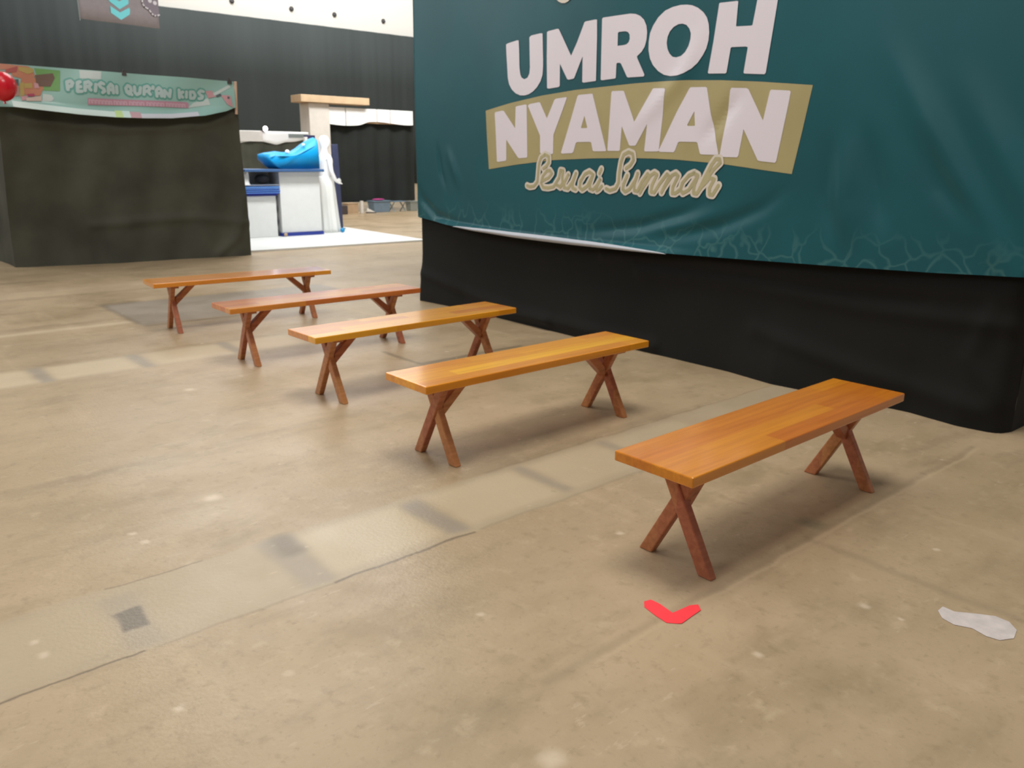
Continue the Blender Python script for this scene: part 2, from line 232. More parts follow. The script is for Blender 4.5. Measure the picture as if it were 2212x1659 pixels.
MAT = dict(
    seat=wood_mat('varnished_seat_wood', (.4, .15, .04, 1), (.82, .74, .62, 1), .3, 1.0, True),
    leg=wood_mat('brown_leg_wood', srgb(188, 118, 80), (.74, .66, .6, 1), .4, .3, False),
    black=M('black_cloth', srgb(22, 21, 18), .85, spec=.25, var=.18, scale=1.6, sheen=.05, bump=.12, bscale=350),
    mesh=M('black_mesh_cloth', srgb(78, 78, 68), .9, spec=.2, var=.3, scale=1.3, bump=.2, bscale=260),
    farcloth=M('far_black_cloth', srgb(40, 43, 41), .9, spec=.2, var=.15, scale=1.2),
    drape=M('charcoal_drape', srgb(68, 74, 74), .9, spec=.2, var=.1, scale=.6, stretch=(1, 1, .1)),
    white=M('white_laminate', srgb(226, 228, 226), .45, var=.02),
    bright=M('bright_white', srgb(246, 246, 244), .5),
    wallwhite=M('white_wall_paint', srgb(250, 247, 240), .7),
    cream=M('cream_panel', srgb(212, 206, 197), .6, var=.04),
    tan=M('tan_board', srgb(196, 168, 134), .6, var=.12, scale=3),
    card=M('cardboard', srgb(178, 150, 118), .8, var=.08),
    blue=M('blue_laminate', srgb(62, 96, 142), .4),
    deepblue=M('deep_blue_trim', srgb(38, 58, 150), .4),
    tray=M('blue_tray_plastic', srgb(92, 138, 208), .35),
    cyan=M('cyan_sheet', srgb(0, 146, 208), .42, spec=.5, var=.08, scale=5),
    navy=M('navy_board', srgb(62, 68, 98), .5, var=.1),
    poster=M('navy_poster', srgb(44, 40, 78), .6),
    grey=M('grey_cloth', srgb(90, 92, 95), .8),
    crate=M('grey_blue_crate', srgb(110, 130, 146), .5, var=.1),
    metal=M('pale_metal', srgb(165, 175, 175), .4, metal=.6),
    magenta=M('magenta_cloth', srgb(170, 60, 120), .7),
    dark=M('dark_fitting', srgb(70, 62, 60), .6),
    red=M('red_floor_tape', srgb(255, 62, 72), .5, var=.06, scale=20),
    greytape=M('grey_floor_tape', srgb(204, 194, 188), .6, var=.1, scale=25),
    balloon=M('red_balloon', srgb(215, 22, 42), .25, spec=.6),
    manq=M('white_figure_gloss', srgb(248, 248, 248), .5),
    robe=M('white_robe_cloth', srgb(232, 234, 230), .8),
    glow=M('lamp_glow', (1, .9, 1, 1), .5, emit=12),
    peach=M('peach_post', srgb(225, 190, 165), .6),
    green=M('green_edge', srgb(96, 150, 86), .5),
    signgrey=M('sign_grey_cloth', srgb(156, 148, 151), .8, var=.05),
    chev=M('cyan_print', srgb(128, 226, 234), .7),
    lilac=M('lilac_print', srgb(138, 128, 138), .7),
    linewhite=M('pale_line_print', srgb(225, 220, 225), .7),
    mint=M('mint_vinyl', srgb(158, 198, 190), .3, spec=.5, var=.05, scale=2),
    mintdark=M('teal_print', srgb(108, 174, 162), .4),
    letter=M('kids_letter_print', srgb(186, 206, 204), .4),
    pinkbar=M('pink_print', srgb(200, 150, 168), .4),
    pinklight=M('pale_pink_print', srgb(216, 180, 194), .4),
    teal=M('teal_satin', srgb(6, 80, 88), .42, spec=.36, var=.12, scale=1.1, sheen=.03, bump=.04, bscale=500),
    printwhite=M('white_print', srgb(224, 217, 224), .4, spec=.4),
    printcream=M('cream_print', srgb(216, 207, 192), .4, spec=.4),
    gold=M('gold_print', srgb(170, 158, 112), .4, spec=.4, var=.06, scale=3),
    olive=M('olive_print', srgb(176, 168, 128), .4, spec=.4, var=.1, scale=4),
)
def print_motif(mt):
    # faint pale vein pattern printed along the foot of the banner
    nt = mt.node_tree; N = nt.nodes.new; Lk = nt.links.new; bs = nt.nodes['Principled BSDF']
    src = bs.inputs['Base Color'].links[0].from_socket
    geo = N('ShaderNodeNewGeometry'); sep = N('ShaderNodeSeparateXYZ'); Lk(geo.outputs['Position'], sep.inputs[0])
    nz = N('ShaderNodeTexNoise'); nz.inputs['Scale'].default_value = 4; Lk(geo.outputs['Position'], nz.inputs['Vector'])
    ma = N('ShaderNodeMixRGB'); ma.inputs[0].default_value = .25; Lk(geo.outputs['Position'], ma.inputs[1]); Lk(nz.outputs['Color'], ma.inputs[2])
    vo = N('ShaderNodeTexVoronoi'); vo.feature = 'DISTANCE_TO_EDGE'; vo.inputs['Scale'].default_value = 7; Lk(ma.outputs[0], vo.inputs['Vector'])
    a = N('ShaderNodeMapRange'); a.inputs[1].default_value = .07; a.inputs[2].default_value = .0; Lk(vo.outputs['Distance'], a.inputs[0])
    b = N('ShaderNodeMapRange'); b.inputs[1].default_value = 1.12; b.inputs[2].default_value = .88; Lk(sep.outputs[2], b.inputs[0])
    mu = N('ShaderNodeMath'); mu.operation = 'MULTIPLY'; Lk(a.outputs[0], mu.inputs[0]); Lk(b.outputs[0], mu.inputs[1])
    m2 = N('ShaderNodeMath'); m2.operation = 'MULTIPLY'; m2.inputs[1].default_value = .22; Lk(mu.outputs[0], m2.inputs[0])
    mx = N('ShaderNodeMix'); mx.data_type = 'RGBA'; Lk(m2.outputs[0], mx.inputs['Factor']); Lk(src, mx.inputs['A']); mx.inputs['B'].default_value = srgb(112, 160, 150)
    Lk(mx.outputs['Result'], bs.inputs['Base Color'])
print_motif(MAT['teal'])
SHAPECOL = dict(pale_patch=(205, 216, 212), green_panel=(122, 170, 106), brown_book=(122, 100, 90), orange_panel=(198, 136, 110), red_panel=(178, 98, 94),
    yellow_panel=(188, 166, 104), tan_panel=(178, 148, 136), pink_panel=(208, 160, 166), magenta_panel=(178, 78, 110), cream_panel=(210, 190, 178), dark_panel=(92, 104, 106))

# ------------------------------------------------------------------ floor with its trench lids, seams and stains
SPOTS = ((1.168, 3.44, .03), (1.718, 5.279, .03), (.779, 3.283, .014), (.796, 3.172, .016), (2.019, 1.154, .012), (2.547, 1.083, .014), (2.572, .966, .008), (.31, 2.662, .012), (.318, 2.575, .015), (2.328, 2.012, .014), (3.772, 6.751, .04), (1.21, 1.242, .03), (.55, 2.05, .012), (1.5, 1.9, .01))   # chips and dabs on the concrete
def floor_mat():
    mt, nt, bs = newmat('worn_concrete'); N = nt.nodes.new; Lk = nt.links.new
    geo = N('ShaderNodeNewGeometry')
    def math2(op, a, b):
        q = N('ShaderNodeMath'); q.operation = op
        for i, x in enumerate((a, b)):
            if isinstance(x, (int, float)): q.inputs[i].default_value = x
            else: Lk(x, q.inputs[i])
        return q.outputs[0]
    nw = N('ShaderNodeTexNoise'); nw.inputs['Scale'].default_value = 5; nw.inputs['Detail'].default_value = 4; Lk(geo.outputs['Position'], nw.inputs['Vector'])
    sw = N('ShaderNodeVectorMath'); sw.operation = 'SUBTRACT'; Lk(nw.outputs['Color'], sw.inputs[0]); sw.inputs[1].default_value = (.5, .5, .5)
    scw = N('ShaderNodeVectorMath'); scw.operation = 'SCALE'; Lk(sw.outputs[0], scw.inputs[0]); scw.inputs['Scale'].default_value = .05
    ad = N('ShaderNodeVectorMath'); ad.operation = 'ADD'; Lk(geo.outputs['Position'], ad.inputs[0]); Lk(scw.outputs[0], ad.inputs[1])
    sep = N('ShaderNodeSeparateXYZ'); Lk(ad.outputs[0], sep.inputs[0]); X, Y = sep.outputs[0], sep.outputs[1]
    def ss(v, a, b):
        q = N('ShaderNodeMapRange'); q.interpolation_type = 'SMOOTHSTEP'; q.inputs[1].default_value = a; q.inputs[2].default_value = b; Lk(v, q.inputs[0]); return q.outputs[0]
    def rect(x0, x1, y0, y1, s=.015):
        a = math2('MULTIPLY', ss(X, x0 - s, x0 + s), ss(X, x1 + s, x1 - s)); b = math2('MULTIPLY', ss(Y, y0 - s, y0 + s), ss(Y, y1 + s, y1 - s))
        return math2('MULTIPLY', a, b)
    def noise(scale, lo, hi, st=(1, 1, 1), det=6, rough=.6):
        mp = N('ShaderNodeMapping'); mp.inputs['Scale'].default_value = st; Lk(geo.outputs['Position'], mp.inputs[0])
        q = N('ShaderNodeTexNoise'); q.inputs['Scale'].default_value = scale; q.inputs['Detail'].default_value = det; q.inputs['Roughness'].default_value = rough
        Lk(mp.outputs[0], q.inputs['Vector']); return ss(q.outputs[0], lo, hi)
    cur = None
    def mix(c, fac, amt=1.0):
        nonlocal cur
        q = N('ShaderNodeMix'); q.data_type = 'RGBA'
        Lk(math2('MULTIPLY', fac, amt), q.inputs['Factor'])
        if isinstance(cur, tuple): q.inputs['A'].default_value = cur
        else: Lk(cur, q.inputs['A'])
        q.inputs['B'].default_value = c; cur = q.outputs['Result']
    cur = srgb(172, 155, 128)
    mix(srgb(192, 174, 148), noise(.55, .35, .68), .8)
    mix(srgb(150, 134, 106), noise(1.1, .48, .72, (1, 1.4, 1)), .6)
    mix(srgb(142, 128, 102), noise(3.2, .5, .75, (.7, 1.5, 1)), .5)
    mix(srgb(206, 190, 164), noise(6.5, .58, .78), .4)
    mix(srgb(120, 108, 88), noise(.8, .56, .72, (.35, 2.4, 1)), .35)
    mix(srgb(204, 186, 160), noise(1.6, .56, .74, (2.2, .4, 1)), .35)
    mix(srgb(190, 174, 148), noise(13, .5, .72), .35); mix(srgb(136, 120, 94), noise(17, .54, .74, (1, .8, 1)), .35); mix(srgb(122, 108, 84), noise(42, .56, .72), .25)
    # bands of the trench lids
    lid = srgb(204, 192, 166); gap = srgb(146, 142, 136)
    band = rect(-9, 4.88, 2.40, 2.87, .02); mix(srgb(180, 168, 146), band, .7)
    for x0, x1, a in ((1.27, 1.75, .75), (1.90, 2.42, .75), (2.52, 3.02, .6), (3.12, 3.7, .4), (-.5, .5, .2), (.7, 1.12, .12)):
        mix(lid, rect(x0, x1, 2.455, 2.83, .035), a * .72)
    for x0, x1, y0, y1, a in ((1.77, 1.87, 2.44, 2.82, .85), (2.44, 2.50, 2.46, 2.84, .6), (3.04, 3.10, 2.45, 2.84, .5), (1.12, 1.25, 2.42, 2.88, .55), (.53, .64, 2.42, 2.80, .4)):
        mix(gap, rect(x0, x1, y0, y1, .03), a * .8)
    mix(srgb(106, 102, 96), rect(.54, .63, 2.545, 2.69, .012), .75)
    mix(srgb(122, 116, 108), rect(1.17, 1.27, 2.68, 2.88, .035), .6)
    line = srgb(86, 78, 64)
    mix(line, rect(-9, .57, 2.392, 2.402, .006), .7); mix(line, rect(.6, 1.3, 2.395, 2.403, .01), .3); mix(line, rect(1.22, 1.87, 2.395, 2.408, .008), .7)
    mix(line, rect(1.9, 4.8, 2.40, 2.41, .012), .28); mix(line, rect(.57, .92, 2.868, 2.876, .006), .5); mix(line, rect(2.3, 4.8, 2.872, 2.885, .012), .25)
    # second band
    mix(srgb(186, 174, 152), rect(-9, 3.4, 6.05, 6.53, .04), .6)
    for x0, x1, a in ((-2.0, .98, .8), (1.10, 1.64, .85), (1.78, 2.36, .7), (2.46, 2.95, .5)):
        mix(srgb(212, 198, 172), rect(x0, x1, 6.09, 6.5, .05), a * .75)
    for x in (1.04, 1.71, 2.41): mix(gap, rect(x - .045, x + .045, 6.05, 6.55, .03), .6)
    # third band, grey plate and far seams
    mix(srgb(214, 200, 176), rect(-9, 2.1, 7.86, 7.98, .05), .6)
    mix(srgb(146, 140, 134), rect(2.13, 4.6, 7.68, 9.0, .05), .75)
    mix(line, rect(2.13, 4.8, 7.60, 7.66, .04), .35); mix(line, rect(2.10, 2.16, 7.75, 9.0, .03), .35); mix(line, rect(2.1, 2.5, 8.95, 9.1, .08), .4)
    mix(line, rect(-9, 4.8, 9.85, 9.95, .08), .25); mix(srgb(206, 190, 165), rect(-9, 8, 10.0, 10.6, .2), .35)
    mix(line, rect(3.27, 3.31, 4.9, 5.42, .02), .5); mix(line, rect(3.28, 4.3, 4.86, 4.92, .025), .5); mix(line, rect(3.3, 4.6, 4.3, 4.9, .3), .25)
    # pale seam lines on the near floor
    pale = srgb(205, 188, 160)
    mix(pale, rect(1.6, 4.6, 1.452, 1.465, .012), .45); mix(line, rect(2.86, 2.89, -1.0, 1.5, .03), .25); mix(line, rect(1.4, 4.6, 1.47, 1.50, .02), .2)
    mix(srgb(96, 120, 100), rect(2.98, 3.06, 1.50, 1.60, .03), .35)
    for sx_, sy_, sr_ in SPOTS: mix(srgb(226, 214, 196), rect(sx_ - sr_, sx_ + sr_, sy_ - sr_, sy_ + sr_, sr_ * .8), .55)
    # scuffs and specks
    vo = N('ShaderNodeTexVoronoi'); vo.inputs['Scale'].default_value = 3.1; Lk(ad.outputs[0], vo.inputs['Vector'])
    sp = ss(vo.outputs['Distance'], .075, .03); mix(srgb(224, 212, 192), math2('MULTIPLY', sp, noise(1.1, .5, .62)), .8)
    vo2 = N('ShaderNodeTexVoronoi'); vo2.inputs['Scale'].default_value = 7.5; Lk(ad.outputs[0], vo2.inputs['Vector'])
    sp2 = ss(vo2.outputs['Distance'], .1, .03); mix(srgb(216, 202, 180), math2('MULTIPLY', sp2, noise(1.7, .54, .62)), .7)
    mix(srgb(118, 106, 86), math2('MULTIPLY', ss(vo2.outputs['Distance'], .16, .02), noise(2.3, .58, .66)), .35)
    mix(srgb(228, 214, 194), math2('MULTIPLY', noise(9, .6, .66, (1, 3, 1)), noise(1.3, .52, .6)), .18)
    hsv = N('ShaderNodeHueSaturation'); hsv.inputs['Saturation'].default_value = 1.0; hsv.inputs['Value'].default_value = .95; Lk(cur, hsv.inputs['Color'])
    tint = N('ShaderNodeMix'); tint.data_type = 'RGBA'; tint.blend_type = 'MULTIPLY'; tint.inputs['Factor'].default_value = 1; Lk(hsv.outputs[0], tint.inputs['A']); tint.inputs['B'].default_value = (1, .93, .84, 1)
    Lk(tint.outputs['Result'], bs.inputs['Base Color'])
    rr = N('ShaderNodeMapRange'); rr.inputs[3].default_value = .30; rr.inputs[4].default_value = .48; Lk(noise(1.5, .3, .7), rr.inputs[0]); Lk(rr.outputs[0], bs.inputs['Roughness'])
    bs.inputs['Specular IOR Level'].default_value = .5
    nb = N('ShaderNodeTexNoise'); nb.inputs['Scale'].default_value = 60; nb.inputs['Detail'].default_value = 6; Lk(geo.outputs['Position'], nb.inputs['Vector'])
    bp = N('ShaderNodeBump'); bp.inputs['Strength'].default_value = .1; bp.inputs['Distance'].default_value = .01; Lk(nb.outputs[0], bp.inputs['Height']); Lk(bp.outputs[0], bs.inputs['Normal'])
    return mt
fl = MB().box(-24, 46, -14, 45.2, -.12, 0).build('floor', floor_mat()); tag(fl, kind='structure')
wb = MB().box(-24, 46, 44.6, 44.9, 0, 24).build('wall_back', MAT['wallwhite']); tag(wb, kind='structure')

# ------------------------------------------------------------------ back drape and fittings on the white wall
def drape_fn(u, t):
    x = -10 + 54 * u
    return (x, 44.1 + .022 * math.sin(x * 4.2 + .8 * math.sin(x * .9)) + .007 * math.sin(x * 11.6), 8.66 * t)
dr = MB().grid(drape_fn, 900, 3).build('stage_drape', MAT['drape'], smooth=True, solid=.01)
tag(dr, 'tall charcoal pleated drape hung across the whole back of the hall', 'curtain')
order = ['leftmost of the four', 'second from left of the four', 'third from left of the four', 'rightmost of the four']
for i, x in enumerate((18.7, 22.06, 24.7, 27.95)):
    t = thing('wall_fitting', (x, 44.55, 9.42), 'small dark round fitting on the white back wall, ' + order[i], 'wall fitting', 'dark round fittings on the white wall')
    MB().tube((x, 44.61, 9.42), (x, 44.56, 9.42), .13, 16).build('rim', MAT['dark'], t)
    MB().tube((x, 44.57, 9.42), (x, 44.53, 9.42), .09, 16, .06).build('lens', MAT['grey'], t)

# ------------------------------------------------------------------ teal banner on the right
YA, YB, ZT = 1.45, 7.27, 4.3
BOT = [(1.45, .90), (1.94, .874), (2.6, .852), (3.25, .832), (3.65, .822), (4.03, .814), (4.83, .808), (5.6, .815), (6.19, .83), (6.75, .857), (7.27, .897)]
def banner_x(y, z):
    d = 0
    for poly, w, h in RIDGES:
        q, al = seg_dist((y, z), poly)
        if q < 3 * w: d += h * math.exp(-(q / w) ** 2) * sstep(0, .4, al) * sstep(0, .5, 1 - al)
    k = lerp_table(BOT, y)
    mid = math.sin(math.pi * min(max((y - YA) / (YB - YA), 0), 1))
    d += .035 * mid * math.exp(-(z - k) / .35)
    lip = sstep(3.5, 4.4, y) * (1 - sstep(6.6, 7.0, y))
    d += .045 * lip * sstep(.05, 0.0, z - k)
    d += .008 * math.sin(y * 2.3 + z * .8) + .006 * math.sin(y * 4.1 - z * 1.7)
    x = 4.88 - d
    r = .05                                   # round the two vertical corners
    for e in (y - YA, YB - y):
        if e < r: x += r - math.sqrt(max(r * r - (r - e) ** 2, 0))
    return x
bt = thing('fabric_banner', (4.9, 4.4, .8), 'large teal cloth banner with white and gold lettering, hung above the black skirt', 'banner')
def banner_fn(u, t):
    y = YA + (YB - YA) * u; k = lerp_table(BOT, y); z = k + (ZT - k) * (t ** 1.15)
    return (banner_x(y, z), y, z)
MB().grid(banner_fn, 360, 180).grid(lambda u, t: (4.93 + 3 * u, YA, .9 + (ZT - .9) * t), 6, 6).build('banner_cloth', MAT['teal'], bt, smooth=True)
MB().grid(lambda u, t: (4.93 + 1.5 * u, YB, .9 + (ZT - .9) * t), 6, 6).build('side_cloth', MAT['teal'], bt, smooth=True)
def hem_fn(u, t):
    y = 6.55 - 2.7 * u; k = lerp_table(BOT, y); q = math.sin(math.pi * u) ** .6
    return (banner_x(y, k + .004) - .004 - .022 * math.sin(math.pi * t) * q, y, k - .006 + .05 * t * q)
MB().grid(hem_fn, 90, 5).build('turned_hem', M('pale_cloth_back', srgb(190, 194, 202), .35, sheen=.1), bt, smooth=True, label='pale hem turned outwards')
MB().tube((4.965, YB + .02, .88), (4.965, YB + .02, ZT), .017, 8).build('edge_strip', MAT['green'], bt, label='thin green edge strip')

def flat_print(shapes, step=.06):
    """shapes: list of (outer, hole) in cloth metres -> bmesh cut on a fine grid"""
    bm = bmesh.new()
    for outer, hole in shapes:
        es = []
        for loop in (outer, hole):
            if not loop: continue
            vs = [bm.verts.new((p[0], p[1], 0)) for p in loop]
            es += [bm.edges.new((vs[i], vs[(i + 1) % len(vs)])) for i in range(len(vs))]
        bmesh.ops.triangle_fill(bm, use_beauty=True, use_dissolve=False, edges=es)
    xs = [v.co.x for v in bm.verts]; zs = [v.co.y for v in bm.verts]
    for ax, lo, hi in ((0, min(xs), max(xs)), (1, min(zs), max(zs))):
        n = int((hi - lo) / step)
        for i in range(1, n + 1):
            co = [0, 0, 0]; no = [0, 0, 0]; co[ax] = lo + i * step; no[ax] = 1
            bmesh.ops.bisect_plane(bm, geom=bm.verts[:] + bm.edges[:] + bm.faces[:], plane_co=co, plane_no=no)
    return bm
def bm_part(bm, place, name, mat, parent, label=None):
    for v in bm.verts: v.co = Vector(place(v.co.x, v.co.y)) - rootloc(parent)
    bmesh.ops.recalc_face_normals(bm, faces=bm.faces)
    me = bpy.data.meshes.new(name); bm.to_mesh(me); bm.free(); me.materials.append(mat)
    o = bpy.data.objects.new(name, me); COL.objects.link(o); o.parent = parent
    if label: o['label'] = label
    return o
def stroke_shapes(lines, w):
    out = []
    for ln in lines:
        for (ax, ay), (bx, by) in zip(ln, ln[1:]):
            a = math.atan2(by - ay, bx - ax); c = []
            for i in range(7): q = a + math.pi / 2 + math.pi * i / 6; c.append((ax + w * math.cos(q), ay + w * math.sin(q)))
            for i in range(7): q = a - math.pi / 2 + math.pi * i / 6; c.append((bx + w * math.cos(q), by + w * math.sin(q)))
            out.append((c, []))
    return out
def on_banner(lift): return lambda y, z: (banner_x(y, z) - lift, y, z)
bm_part(flat_print([(RIBBON, [])], .03), on_banner(.002), 'gold_ribbon', MAT['gold'], bt, 'gold curved ribbon behind the second word')
for i, (n, p, h) in enumerate(LETTERS):
    bm_part(flat_print([(p, h)], .03), on_banner(.004), 'printed_letter', MAT['printwhite'], bt, 'white letter ' + n[-1].upper() + (' of the upper word' if i < 5 else ' of the word on the gold ribbon'))
ring = lambda a, b, k: [(5.09 + a * math.cos(k * i * math.pi / 16), 2.985 + b * math.sin(k * i * math.pi / 16) + .05 * math.cos(k * i * math.pi / 16)) for i in range(32)]
bm_part(flat_print([(ring(.19, .285, 1), ring(.085, .17, 1))], .04), on_banner(.007), 'printed_letter', MAT['printcream'], bt, 'cream letter cut off by the top of the view')
so = bm_part(flat_print(stroke_shapes(SCRIPT, .030), .2), on_banner(.006), 'script_lettering', MAT['printcream'], bt, 'cream outlined script lettering Sesuai Sunnah')
bm_part(flat_print(stroke_shapes(SCRIPT, .0125), .2), on_banner(.008), 'script_core', MAT['olive'], so, 'olive core of the script')

# ------------------------------------------------------------------ black skirt under the banner
SKB = [(1.45, 4.93), (1.7, 4.90), (2.0, 4.95), (2.5, 4.91), (2.9, 4.86), (3.3, 4.92), (4.16, 4.93), (4.7, 4.89), (5.7, 4.92), (6.5, 4.95), (7.27, 4.89)]
SKR = [([(1.5, .80), (2.6, .74), (3.6, .78), (4.6, .74)], .05, .016), ([(1.5, .62), (2.4, .60), (3.3, .66), (4.2, .64)], .05, .018), ([(2.0, .7), (3.2, .71), (4.2, .70)], .04, -.012),
       ([(5.2, .10), (6.2, .16), (7.2, .30)], .05, .03), ([(4.0, .07), (5.0, .10), (6.0, .06)], .05, .03), ([(1.6, .12), (2.3, .2), (3.1, .35)], .06, .02), ([(1.5, .18), (1.7, .4), (1.62, .7)], .05, .015)]
sk = thing('black_skirt', (4.95, 4.4, 0), 'long black cloth skirt reaching the floor under the teal banner', 'cloth skirt')
def skirt_x(y, z):
    x = 4.94 + (lerp_table(SKB, y) - 4.94) * (1 - sstep(0, .55, z))
    for poly, w, h in SKR:
        q, al = seg_dist((y, z), poly)
        if q < 3 * w: x -= h * math.exp(-(q / w) ** 2)
    for e, r in ((y - YA, .10), (YB - y, .03)):
        if e < r: x += r - math.sqrt(max(r * r - (r - e) ** 2, 0))
    return x
MB().grid(lambda u, t: (skirt_x(YA + (YB - YA) * u, .96 * t), YA + (YB - YA) * u, .96 * t), 220, 36).build('front_cloth', MAT['black'], sk, smooth=True)
MB().grid(lambda u, t: (5.03 + 3 * u, YA - .02 * math.sin(6 * u) * (1 - t), .96 * t), 40, 8).build('side_cloth', MAT['black'], sk, smooth=True)
MB().grid(lambda u, t: (5.03 + 1.5 * u, YB, .96 * t), 6, 6).build('side_cloth', MAT['black'], sk, smooth=True)

# ------------------------------------------------------------------ left booth of black mesh cloth
BX0, BX1, BY = 2.03, 5.205, 12.45
bo = thing('mesh_booth', (3.6, 12.6, 0), 'black mesh cloth booth wall standing behind the farthest benches', 'booth')
FRONT = [(2.0, 12.93), (2.3, 12.82), (2.93, 12.62), (4.19, 12.50), (5.205, 12.40)]
def booth_y(x, z):
    y0 = lerp_table(FRONT, x); y = 12.5 + (y0 - 12.5) * (1 - sstep(0, 2.3, z))
    y += .02 * math.sin(x * 5 + z) * (1 - z / 2.7) + .012 * math.sin(x * 11 - z * 3)
    q, _ = seg_dist((x, z), [(3.0, .55), (4.4, .62), (5.2, .5)])
    y -= .03 * math.exp(-(q / .06) ** 2)
    q, _ = seg_dist((x, z), [(4.7, .06), (5.0, .3), (5.15, .9)])
    y -= .04 * math.exp(-(q / .07) ** 2)
    q, _ = seg_dist((x, z), [(2.2, 1.95), (3.4, 1.85), (4.6, 1.93), (5.1, 2.1)])
    return y - .04 * math.exp(-(q / .06) ** 2)
MB().grid(lambda u, t: (BX0 + (BX1 - BX0) * u + (.0), booth_y(BX0 + (BX1 - BX0) * u, 2.55 * t), 2.55 * t), 120, 60).build('front_cloth', MAT['mesh'], bo, smooth=True)
MB().grid(lambda u, t: (BX0 - .14 * u * (1 - t) + .02 * math.sin(9 * u), booth_y(BX0, 2.55 * t) + 3 * u, 2.55 * t), 30, 12).build('side_cloth', MAT['mesh'], bo, smooth=True)
MB().grid(lambda u, t: (BX1, booth_y(BX1, 2.55 * t) + 2.4 * u, (2.2 + .02 * u) * t), 10, 12).build('side_cloth', MAT['mesh'], bo, smooth=True)
MB().tube((5.16, 12.46, 2.12), (5.16, 12.40, 2.58), .022, 8).tube((5.13, 12.6, 0), (5.13, 12.6, 2.5), .02, 8).build('corner_post', MAT['peach'], bo, label='pale wooden corner post')
MB().tube((2.05, 12.6, 2.52), (5.13, 12.6, 2.52), .02, 8).build('top_rail', MAT['metal'], bo)

vb = thing('vinyl_banner', (3.6, 12.4, 2.0), 'mint green vinyl banner with kids lettering along the top of the black booth', 'banner')
def vb_y(x, z):
    a = lerp_table(BTOP, x); b = lerp_table(BBOT, x); t = (a - z) / max(a - b, .01)
    return 12.40 - .03 * math.sin(math.pi * t) * math.sin(x * 2.1 + 1) * .6 - .07 * sstep(.78, 1.0, t) * sstep(1.9, 2.5, x) * (1 - sstep(4.6, 5.1, x)) - .015 * math.sin(x * 6 + 4 * t)
def vb_fn(u, t):
    x = 1.83 + (5.135 - 1.83) * u; a = lerp_table(BTOP, x); b = lerp_table(BBOT, x); z = b + (a - b) * t
    return (x, vb_y(x, z), z)
MB().grid(vb_fn, 120, 24).build('vinyl_sheet', MAT['mint'], vb, smooth=True)
def on_vb(lift): return lambda x, z: (x, vb_y(x, z) - lift, z)
bm_part(flat_print(stroke_shapes(KIDS, .042), .3), on_vb(.004), 'letter_shadow', MAT['mintdark'], vb)
k = 0
for ch, n in (('P', 2), ('E', 3), ('R', 3), ('I', 1), ('S', 1), ('A', 2), ('I', 1), ('Q', 2), ('U', 1), ('R', 3), ('apostrophe', 1), ('A', 2), ('N', 1), ('K', 2), ('I', 1), ('D', 1), ('S', 1)):
    bm_part(flat_print(stroke_shapes(KIDS[k:k + n], .022), .3), on_vb(.010), 'printed_letter', MAT['letter'], vb); k += n
pb = bm_part(flat_print([(PINKBAR, [])], .1), on_vb(.006), 'pink_strip', MAT['pinkbar'], vb, 'pink subtitle strip')
def word_strokes(a, b, n):                # blurred small capitals
    out = []
    for i in range(n):
        t0 = i / n; t1 = (i + .62) / n
        x0, x1 = a[0] + (b[0] - a[0]) * t0, a[0] + (b[0] - a[0]) * t1; z = a[1] + (b[1] - a[1]) * t0
        out += [[(x0, z + .008), (x0, z + .05)], [(x0, z + .05), (x1, z + .045)], [(x1, z + .008), (x1, z + .045)]]
    return out
for w, n in zip(PINKPOS, (7, 4, 4, 5, 6)):
    bm_part(flat_print(stroke_shapes(word_strokes(w[0], w[1], n), .007), .3), on_vb(.009), 'subtitle_word', MAT['pinklight'], pb)
for k, polys in SHAPES.items():
    z = dict(pale_patch=.003, green_panel=.004, orange_panel=.005, brown_book=.007, tan_panel=.006, yellow_panel=.008, red_panel=.008, pink_panel=.009, magenta_panel=.010, cream_panel=.010, dark_panel=.011)[k]
    km = M(k + '_print', srgb(*SHAPECOL[k]), .4)
    for p in polys: bm_part(flat_print([(p, [])], .08), on_vb(z), k, km, vb)
def hem(x0, x1, f, col, name):  # pale strips paint the white reflection along the curled lower edge
    mb = MB().grid(lambda u, t: (x0 + (x1 - x0) * u, vb_y(x0 + (x1 - x0) * u, lerp_table(BBOT, x0 + (x1 - x0) * u) + f * t + .003) - .006, lerp_table(BBOT, x0 + (x1 - x0) * u) + f * t + .003), 24, 3)
    return mb.build(name, M(name + '_print', srgb(*col), .35), vb, smooth=True)
hem(2.2, 3.41, .075, (222, 240, 234), 'pale_hem_reflection'); hem(3.41, 3.505, .09, (204, 232, 160), 'lime_hem'); hem(3.505, 3.6, .09, (214, 240, 234), 'pale_hem_reflection')
hem(3.6, 3.74, .08, (208, 170, 178), 'pink_hem'); hem(3.74, 4.55, .06, (214, 218, 226), 'lilac_hem_reflection')

for i, (x, lab) in enumerate(((3.593, 'middle of the mint banner top edge'), (5.07, 'right end of the mint banner, by the pale post'))):
    z = lerp_table(BTOP, x)
    t = thing('binder_clip', (x, 12.40, z), 'black binder clip at the ' + lab, 'clip', 'binder clips on the mint banner')
    MB().hexa([(x - .03, 12.385, z - .035), (x + .03, 12.385, z - .035), (x + .03, 12.43, z - .035), (x - .03, 12.43, z - .035), (x - .03, 12.395, z + .012), (x + .03, 12.395, z + .012), (x + .03, 12.42, z + .012), (x - .03, 12.42, z + .012)]).build('clip_body', MAT['dark'], t)
    MB().tube((x - .012, 12.407, z + .01), (x, 12.407, z + .05), .006, 6).tube((x + .012, 12.407, z + .01), (x, 12.407, z + .05), .006, 6).build('clip_handle', MAT['dark'], t)
ba = thing('balloon', (2.06, 12.02, 2.15), 'glossy red balloon at the left end of the mint banner', 'balloon')
c = (2.055, 12.02, 2.302); mb = MB(); rs = []
